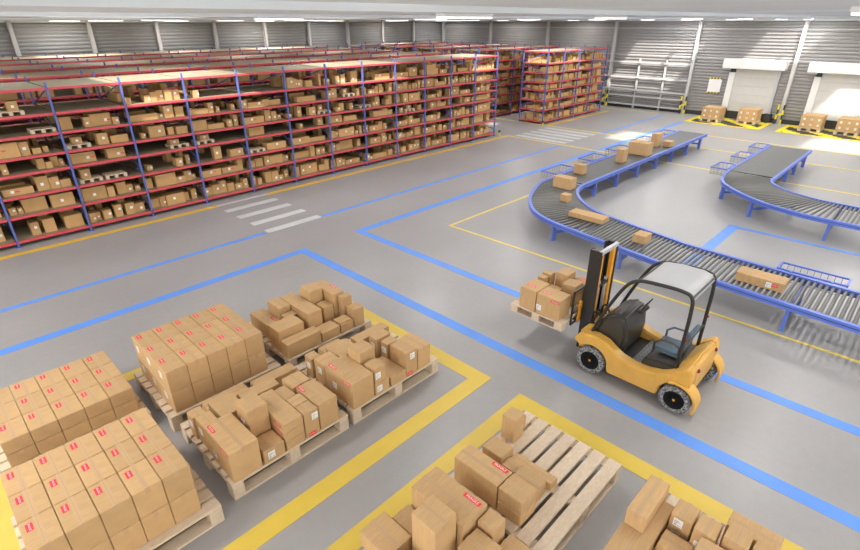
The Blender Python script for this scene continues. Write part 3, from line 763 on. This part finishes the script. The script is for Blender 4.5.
carton(18.86, 19.33, 7.30, 8.04, CZ, 1.02, 'largest carton on the straight belt', g)
carton(20.66, 21.10, 7.69, 7.95, CZ, 1.07, 'tall thin carton behind the largest belt carton', g)
carton(20.93, 21.30, 7.28, 7.58, CZ, .79, 'low carton at the belt edge near the far end', g)
carton(10.75, 11.10, 3.85, 4.15, CZ, .76, 'small carton on the rollers behind the forklift mast', g)
carton(10.28, 10.66, 1.10, 1.90, CZ, .75, 'long carton with a red label on the rollers right of the forklift', g, red=[('x-', .82, .6, 'S')], ship=[('x-', .70, .5)])
# wire baskets hooked on the outer rails
def basket(x0, x1, y0, y1, label, zt=.575, h=.22):
    cx, cy = (x0+x1)/2, (y0+y1)/2; t = thing('wire_basket', (cx, cy, zt-h), label, 'wire basket', 'wire baskets beside the conveyors')
    a, b = (x1-x0)/2, (y1-y0)/2
    mb = MB()
    for p, q in (((-a, -b), (a, -b)), ((a, -b), (a, b)), ((a, b), (-a, b)), ((-a, b), (-a, -b))): mb.bar((*p, h), (*q, h), .04, .03, M['conv_blue'])
    mb.build('rim', t)
    for q in (-.6, .6):
        if 2*a > 2*b: MB().box(q*a-.015, q*a+.015, -b-.08, -b+.01, h+.006, h+.02, M['conv_blue']).build('hook', t)
        else: MB().box(-a-.09, -a+.01, q*b-.015, q*b+.015, h+.006, h+.02, M['conv_blue']).build('hook', t)
    mb = MB(); nx, ny = max(4, int(2*a/.11)), max(3, int(2*b/.11)); w_ = .009
    for i in range(nx+1):
        x = -a+2*a*i/nx; mb.bar((x, -b, 0), (x, -b, h), w_, w_, M['wire']); mb.bar((x, b, 0), (x, b, h), w_, w_, M['wire']); mb.bar((x, -b, 0), (x, b, 0), w_, w_, M['wire'])
    for i in range(ny+1):
        y = -b+2*b*i/ny; mb.bar((-a, y, 0), (-a, y, h), w_, w_, M['wire']); mb.bar((a, y, 0), (a, y, h), w_, w_, M['wire']); mb.bar((-a, y, 0), (a, y, 0), w_, w_, M['wire'])
    mb.build('wire_mesh', t)
for i, (a, b) in enumerate(((14.5, 15.68), (16.9, 18.0), (19.0, 20.05), (21.2, 22.45), (23.5, 24.45))):
    basket(a, b, 8.37, 8.96, '%s blue wire basket along the belt of the near conveyor, counted from the bend' % ORD[i])
for i, (a, b) in enumerate(((18.9, 19.85), (21.05, 22.1), (23.25, 24.25))):
    basket(a, b, 4.62, 5.10, '%s blue wire basket along the second conveyor, counted from its bend' % ORD[i])
basket(11.44, 11.82, .3, 1.43, 'blue wire basket on the inner rail, right of the forklift')

# dock pallets with strapped loads
for x, y, s in ((31.5, 9.15, 'far left load, near the notice board'), (32.1, 7.5, 'load before the left dock door'), (32.05, 4.6, 'load left of the right dock door'), (32.1, 3.1, 'load at the right edge of the picture')):
    x0, x1, y0, y1 = x-.05, x+1.0, y-.45, y+.5
    pallet(x0, x1, y0, y1, .007, .17, 'wooden pallet under the '+s, 5, 'y', 'dock pallets')
    o = MB().box(x0+.02, x1-.02, y0+.02, y1-.02, 0, .60, M['card']).build('strapped_carton', bevel=.01); o.location = (0, 0, .177)
    tag(o, 'large tan carton dotted with white labels, '+s, 'strapped carton', 'loads waiting at the dock')
    for i in range(3):
        for j in range(2): link('white_label', SHIP, o, (x0+.0185, y0+.16+i*.31, .16+j*.26), FR['x-'].to_euler())
    MB().box(x0+.015, x1-.015, (y0+y1)/2-.015, (y0+y1)/2+.015, .0, .602, M['tape']).build('strap', o)

# ------------------------------------------------------------------ forklift
FX, FY = 7.06, 2.13
fk = thing('forklift', (FX, FY, 0), 'yellow electric forklift with grey roof carrying a small loaded pallet', 'forklift')
def arc(cy, cz, rr, a0, a1, n): return [(cy+rr*math.cos(math.radians(a0+(a1-a0)*i/n)), cz+rr*math.sin(math.radians(a0+(a1-a0)*i/n))) for i in range(n+1)]
FW, RW = (.67, .23), (-.64, .215)
side = [(.99, .50), (.93, .60), (.80, .66), (.64, .675), (.47, .64), (.35, .56), (.22, .49), (.02, .45), (-.18, .455), (-.36, .50), (-.48, .57), (-.58, .66), (-.66, .735), (-.73, .765), (-.77, .72),
        (-.785, .58), (-.78, .46)]+arc(*RW, .25, 116, 0, 10)+[(-.37, .14), (.39, .14)]+arc(*FW, .265, 180, 42, 10)
hull = MB()
hull.prism_x(side, -.585, -.40, M['yellow']); hull.prism_x(side, .40, .585, M['yellow'])
hull.build('side_panel', fk, bevel=.035, seg=3, smooth=True)
mb = MB()
cw = []
for y, hw, zt, zb in ((-.52, .40, .60, .2), (-.60, .41, .68, .2), (-.67, .42, .755, .22), (-.73, .425, .785, .24), (-.775, .42, .74, .27), (-.795, .41, .60, .33)):
    cw.append([(-hw, y, zb), (hw, y, zb), (hw, y, zt-.05), (hw-.07, y, zt), (-hw+.07, y, zt), (-hw, y, zt-.05)])
mb.loft(cw, M['yellow']); mb.build('counterweight', fk, bevel=.02, seg=2, smooth=True)
MB().box(-.42, .42, -.50, .95, .17, .30, M['black']).build('chassis', fk)
MB().box(-.42, .42, .86, .97, .2, .60, M['yellow']).build('front_apron', fk, bevel=.02)
mb = MB().box(-.41, .41, -.06, .12, .30, .40, M['tread'])
for i in range(9):
    for j in range(3): mb.lathe([(0, .008), (.006, .006)], (-.36+i*.09, -.03+j*.06, .40), (0, 0, 1), M['black'], 8)
mb.build('tread_plate', fk)
MB().box(-.41, .41, .12, .38, .28, .36, M['dark']).build('floor_mat', fk)
for sx in (-1, 1):
    outer = arc(*RW, .29, 62, 205, 14); inner = arc(*RW, .252, 205, 62, 14)
    a, b = sorted((sx*.40, sx*.625))
    MB().prism_x(outer+inner, a, b, M['yellow']).build('rear_fender', fk, bevel=.01, smooth=True)
# wheels
def wheel(cx, cy, rad, wd, sx):
    mb = MB()
    prof = [(-wd/2, rad*.66), (-wd/2-.008, rad*.80), (-wd/2, rad*.93), (-wd*.36, rad*.985), (wd*.36, rad*.985), (wd/2, rad*.93), (wd/2+.008, rad*.80), (wd/2, rad*.66)]
    mb.lathe(prof, (0, 0, 0), (1, 0, 0), M['tyre'], 40, cap=False)
    for i in range(26):
        R = Matrix.Rotation(2*PI*i/26, 4, 'X')
        mb.box(-wd*.48, -.01, -.013, .013, rad*.96, rad*1.0, M['tyre'], R @ Matrix.Rotation(.25, 4, 'Z')); mb.box(.01, wd*.48, -.013, .013, rad*.96, rad*1.0, M['tyre'], R @ Matrix.Rotation(.12, 4, 'X') @ Matrix.Rotation(-.25, 4, 'Z'))
    t = mb.build('wheel', fk, smooth=True); t.location = (cx, cy, rad)
    o = sx*(wd/2)
    rim = MB().lathe([(o*.15, rad*.5), (o*.8, rad*.64), (o*1.03, rad*.665), (o*.98, rad*.59), (o*.6, rad*.42), (o*.65, rad*.2), (o*.95, rad*.17), (o*.98, .001)], (0, 0, 0), (1, 0, 0), M['rim'], 32)
    for i in range(6):
        a = 2*PI*i/6; rim.lathe([(o*.6, .012), (o*.78, .010)], (0, math.cos(a)*rad*.33, math.sin(a)*rad*.33), (1, 0, 0), M['rim'], 8)
    rim.build('rim', t, smooth=True)
    MB().lathe([(o*.95, .02), (o*1.06, .016)], (0, 0, 0), (1, 0, 0), M['yellow_dark'], 12).build('hub_cap', t)
for sx in (-1, 1):
    wheel(sx*.505, FW[0], .23, .18, sx); wheel(sx*.525, RW[0], .215, .18, sx)
# dark cowl with levers
MB().prism_x([(.30, .36), (.26, .70), (.30, .98), (.38, 1.06), (.52, 1.04), (.68, .92), (.75, .70), (.77, .46), (.75, .36)], -.37, .37, M['dark']).build('cowl', fk, bevel=.055, seg=3, smooth=True)
MB().prism_x([(.765, .45), (.757, .64), (.70, .84), (.65, .86), (.65, .45)], -.22, .22, M['dark']).build('cowl_grille', fk, bevel=.02, seg=2)
MB().box(.0, .28, .22, .32, .98, 1.04, M['dark']).build('control_console', fk, bevel=.02, seg=2)
for i in range(3):
    MB().tube([(.05+i*.08, .27, 1.03), (.05+i*.08, .19, 1.20)], .009, M['black'], 8).build('control_lever', fk)
# seat
MB().prism_x([(-.02, .30), (-.04, .52), (-.10, .57), (-.46, .60), (-.56, .60), (-.59, .30)], -.40, .40, M['dark']).build('seat_base', fk, bevel=.03, seg=2, smooth=True)
MB().prism_x([(-.10, .605), (-.07, .65), (-.12, .69), (-.44, .675), (-.46, .61)], -.21, .21, M['seat']).build('seat_cushion', fk, bevel=.022, seg=3, smooth=True)
MB().prism_x([(-.42, .69), (-.50, 1.06), (-.53, 1.08), (-.555, 1.05), (-.48, .67)], -.19, .19, M['seat']).build('backrest', fk, bevel=.02, seg=3, smooth=True)
for sx in (-1, 1):
    MB().tube([(sx*.235, -.48, .66), (sx*.235, -.46, .80), (sx*.235, -.38, .85), (sx*.235, -.20, .84), (sx*.235, -.11, .76), (sx*.235, -.11, .60)], .017, M['seat'] if sx > 0 else M['dark'], 8).build('armrest', fk, smooth=True)
# overhead guard
def sm(pts): 
    P = [Vector(p) for p in pts]; P = [P[0]*2-P[1]]+P+[P[-1]*2-P[-2]]; out = []
    for i in range(1, len(P)-2):
        a, b, c, d = P[i-1:i+3]
        for s in range(6):
            t_ = s/6; out.append(.5*((2*b)+(c-a)*t_+(2*a-5*b+4*c-d)*t_**2+(3*b-a-3*c+d)*t_**3))
    return out+[P[-2]]
for sx in (-1, 1):
    MB().tube(sm([(sx*.43, .80, .56), (sx*.43, .69, .90), (sx*.43, .52, 1.32), (sx*.43, .36, 1.62), (sx*.43, .20, 1.735), (sx*.43, -.06, 1.77), (sx*.43, -.38, 1.78), (sx*.43, -.505, 1.72), (sx*.43, -.53, 1.50), (sx*.43, -.53, 1.15), (sx*.43, -.53, .85), (sx*.42, -.53, .58)]), .026, M['black'], 10).build('guard_post', fk, smooth=True)
for y, z in ((.21, 1.73), (-.50, 1.72)): MB().tube([(-.43, y, z), (.43, y, z)], .022, M['black'], 8).build('guard_crossbar', fk, smooth=True)
rp = [(.24, 1.725), (.16, 1.765), (-.06, 1.795), (-.36, 1.80), (-.48, 1.77), (-.525, 1.69)]
MB().prism_x(rp+[(y*.98, z-.025) for y, z in rp[::-1]], -.425, .425, M['roof']).build('roof_panel', fk, bevel=.006, smooth=True)
MB().tube([(-.42, -.53, .95), (.42, -.53, .95)], .02, M['black'], 8).build('guard_crossbar', fk, smooth=True)
for sx in (-1, 1):
    o = MB().lathe([(0, .03), (.02, .028), (.03, .015)], (sx*.36, -.785, .66), (0, -1, .1), M['lamp_red'], 16).build('tail_lamp', fk, smooth=True); o['label'] = 'dark red tail lamp'
    MB().lathe([(0, .024), (.02, .018)], (sx*.43, -.55, 1.10), (0, -1, 0), M['lamp_red'], 12).build('marker_lamp', fk, smooth=True)
# mast
MX = .115
for sx in (-1, 1):
    MB().box(MX+sx*.26-.02, MX+sx*.26+.02, .93, 1.13, .07, 1.86, M['black']).box(MX+sx*.215-.04, MX+sx*.215+.03, 1.09, 1.13, .07, 1.86, M['black']).build('mast_channel', fk, bevel=.004)
    MB().box(MX+sx*.20-.045, MX+sx*.20+.038, .945, 1.005, .10, 1.80, M['yellow_dark']).build('inner_mast', fk, bevel=.005)
    MB().tube([(MX+sx*.11, .985, .2), (MX+sx*.11, .985, 1.30)], .026, M['steel'], 10).build('lift_cylinder', fk, smooth=True)
    MB().tube([(MX+sx*.10, 1.05, .6), (MX+sx*.10, 1.05, 1.76)], .012, M['black'], 6).build('lift_chain', fk)
    MB().tube(sm([(sx*.12, .76, .66), (sx*.14, .83, .84), (sx*.16, .92, .80), (MX+sx*.06, .96, .5)]), .014, M['black'], 8).build('hydraulic_hose', fk, smooth=True)
    MB().tube([(sx*.26, .70, .45), (MX+sx*.2, .95, .62)], .024, M['black'], 8).build('tilt_cylinder', fk)
MB().box(MX-.28, MX+.28, .925, .985, 1.80, 1.87, M['steel']).build('mast_crosshead', fk, bevel=.01)
MB().box(MX-.25, MX+.25, .955, 1.01, .62, .70, M['black']).build('mast_crossbar', fk); MB().box(MX-.25, MX+.25, .955, 1.01, 1.2, 1.26, M['black']).build('mast_crossbar', fk)
MB().box(MX-.25, MX+.25, .87, .97, .12, .24, M['black']).build('mast_foot', fk)
mb = MB().box(MX-.36, MX+.36, 1.132, 1.162, .58, .67, M['yellow_dark']).box(MX-.36, MX+.36, 1.132, 1.162, .82, .90, M['yellow_dark'])
for x in (-.34, .28): mb.box(MX+x, MX+x+.06, 1.13, 1.162, .58, .95, M['yellow_dark'])
mb.build('fork_carriage', fk, bevel=.005)
mb = MB()
for x in (-.50, -.17, .17, .46): mb.bar((MX+x, 1.178, .58), (MX+x, 1.178, 1.18), .026, .026, M['black'])
for z in (.58, .78, 1.17): mb.bar((MX-.513, 1.178, z), (MX+.473, 1.178, z), .026, .026, M['black'])
mb.build('load_backrest', fk)
for sx in (-1, 1):
    MB().prism_x([(1.165, .5605), (1.165, .90), (1.192, .90), (1.192, .615), (2.12, .602), (2.12, .59), (1.4, .5605)], MX+sx*.26-.05, MX+sx*.26+.05, M['black']).build('fork_blade', fk, bevel=.004)
pz = .53
pallet(6.44, 7.70, 3.335, 4.33, pz+.0, .15, 'small wooden pallet raised on the forklift forks', 7, 'y', 'raised pallet')
PZ = pz+.15
FL = 'on the forklift pallet'
g = 'cartons on the forklift pallet'
carton(6.46, 6.88, 3.87, 4.18, PZ, 1.05, 'left front carton with red top label '+FL, g, red=[('top', .35, .6, 'M')])
carton(6.47, 6.80, 3.42, 3.86, PZ, 1.04, 'right front carton with white side label '+FL, g, red=[('top', .3, .72, 'M'), ('x-', .78, .85, 'M')], ship=[('x-', .12, .3)])
carton(7.00, 7.12, 4.05, 4.20, PZ, 1.04, 'small carton at the far left '+FL, g); carton(7.14, 7.30, 4.02, 4.20, PZ, 1.07, 'narrow carton at the far left corner '+FL, g)
carton(7.22, 7.50, 3.74, 3.98, PZ, 1.12, 'tallest carton at the back '+FL, g); carton(7.02, 7.28, 3.48, 3.73, PZ, 1.07, 'square carton in the middle '+FL, g)
carton(7.32, 7.60, 3.42, 3.72, PZ, 1.0, 'carton with red mark beside the fork frame '+FL, g, red=[('top', .5, .5, 'S')])
carton(6.90, 7.15, 3.76, 4.0, PZ, .90, 'low carton in the hollow '+FL, g)
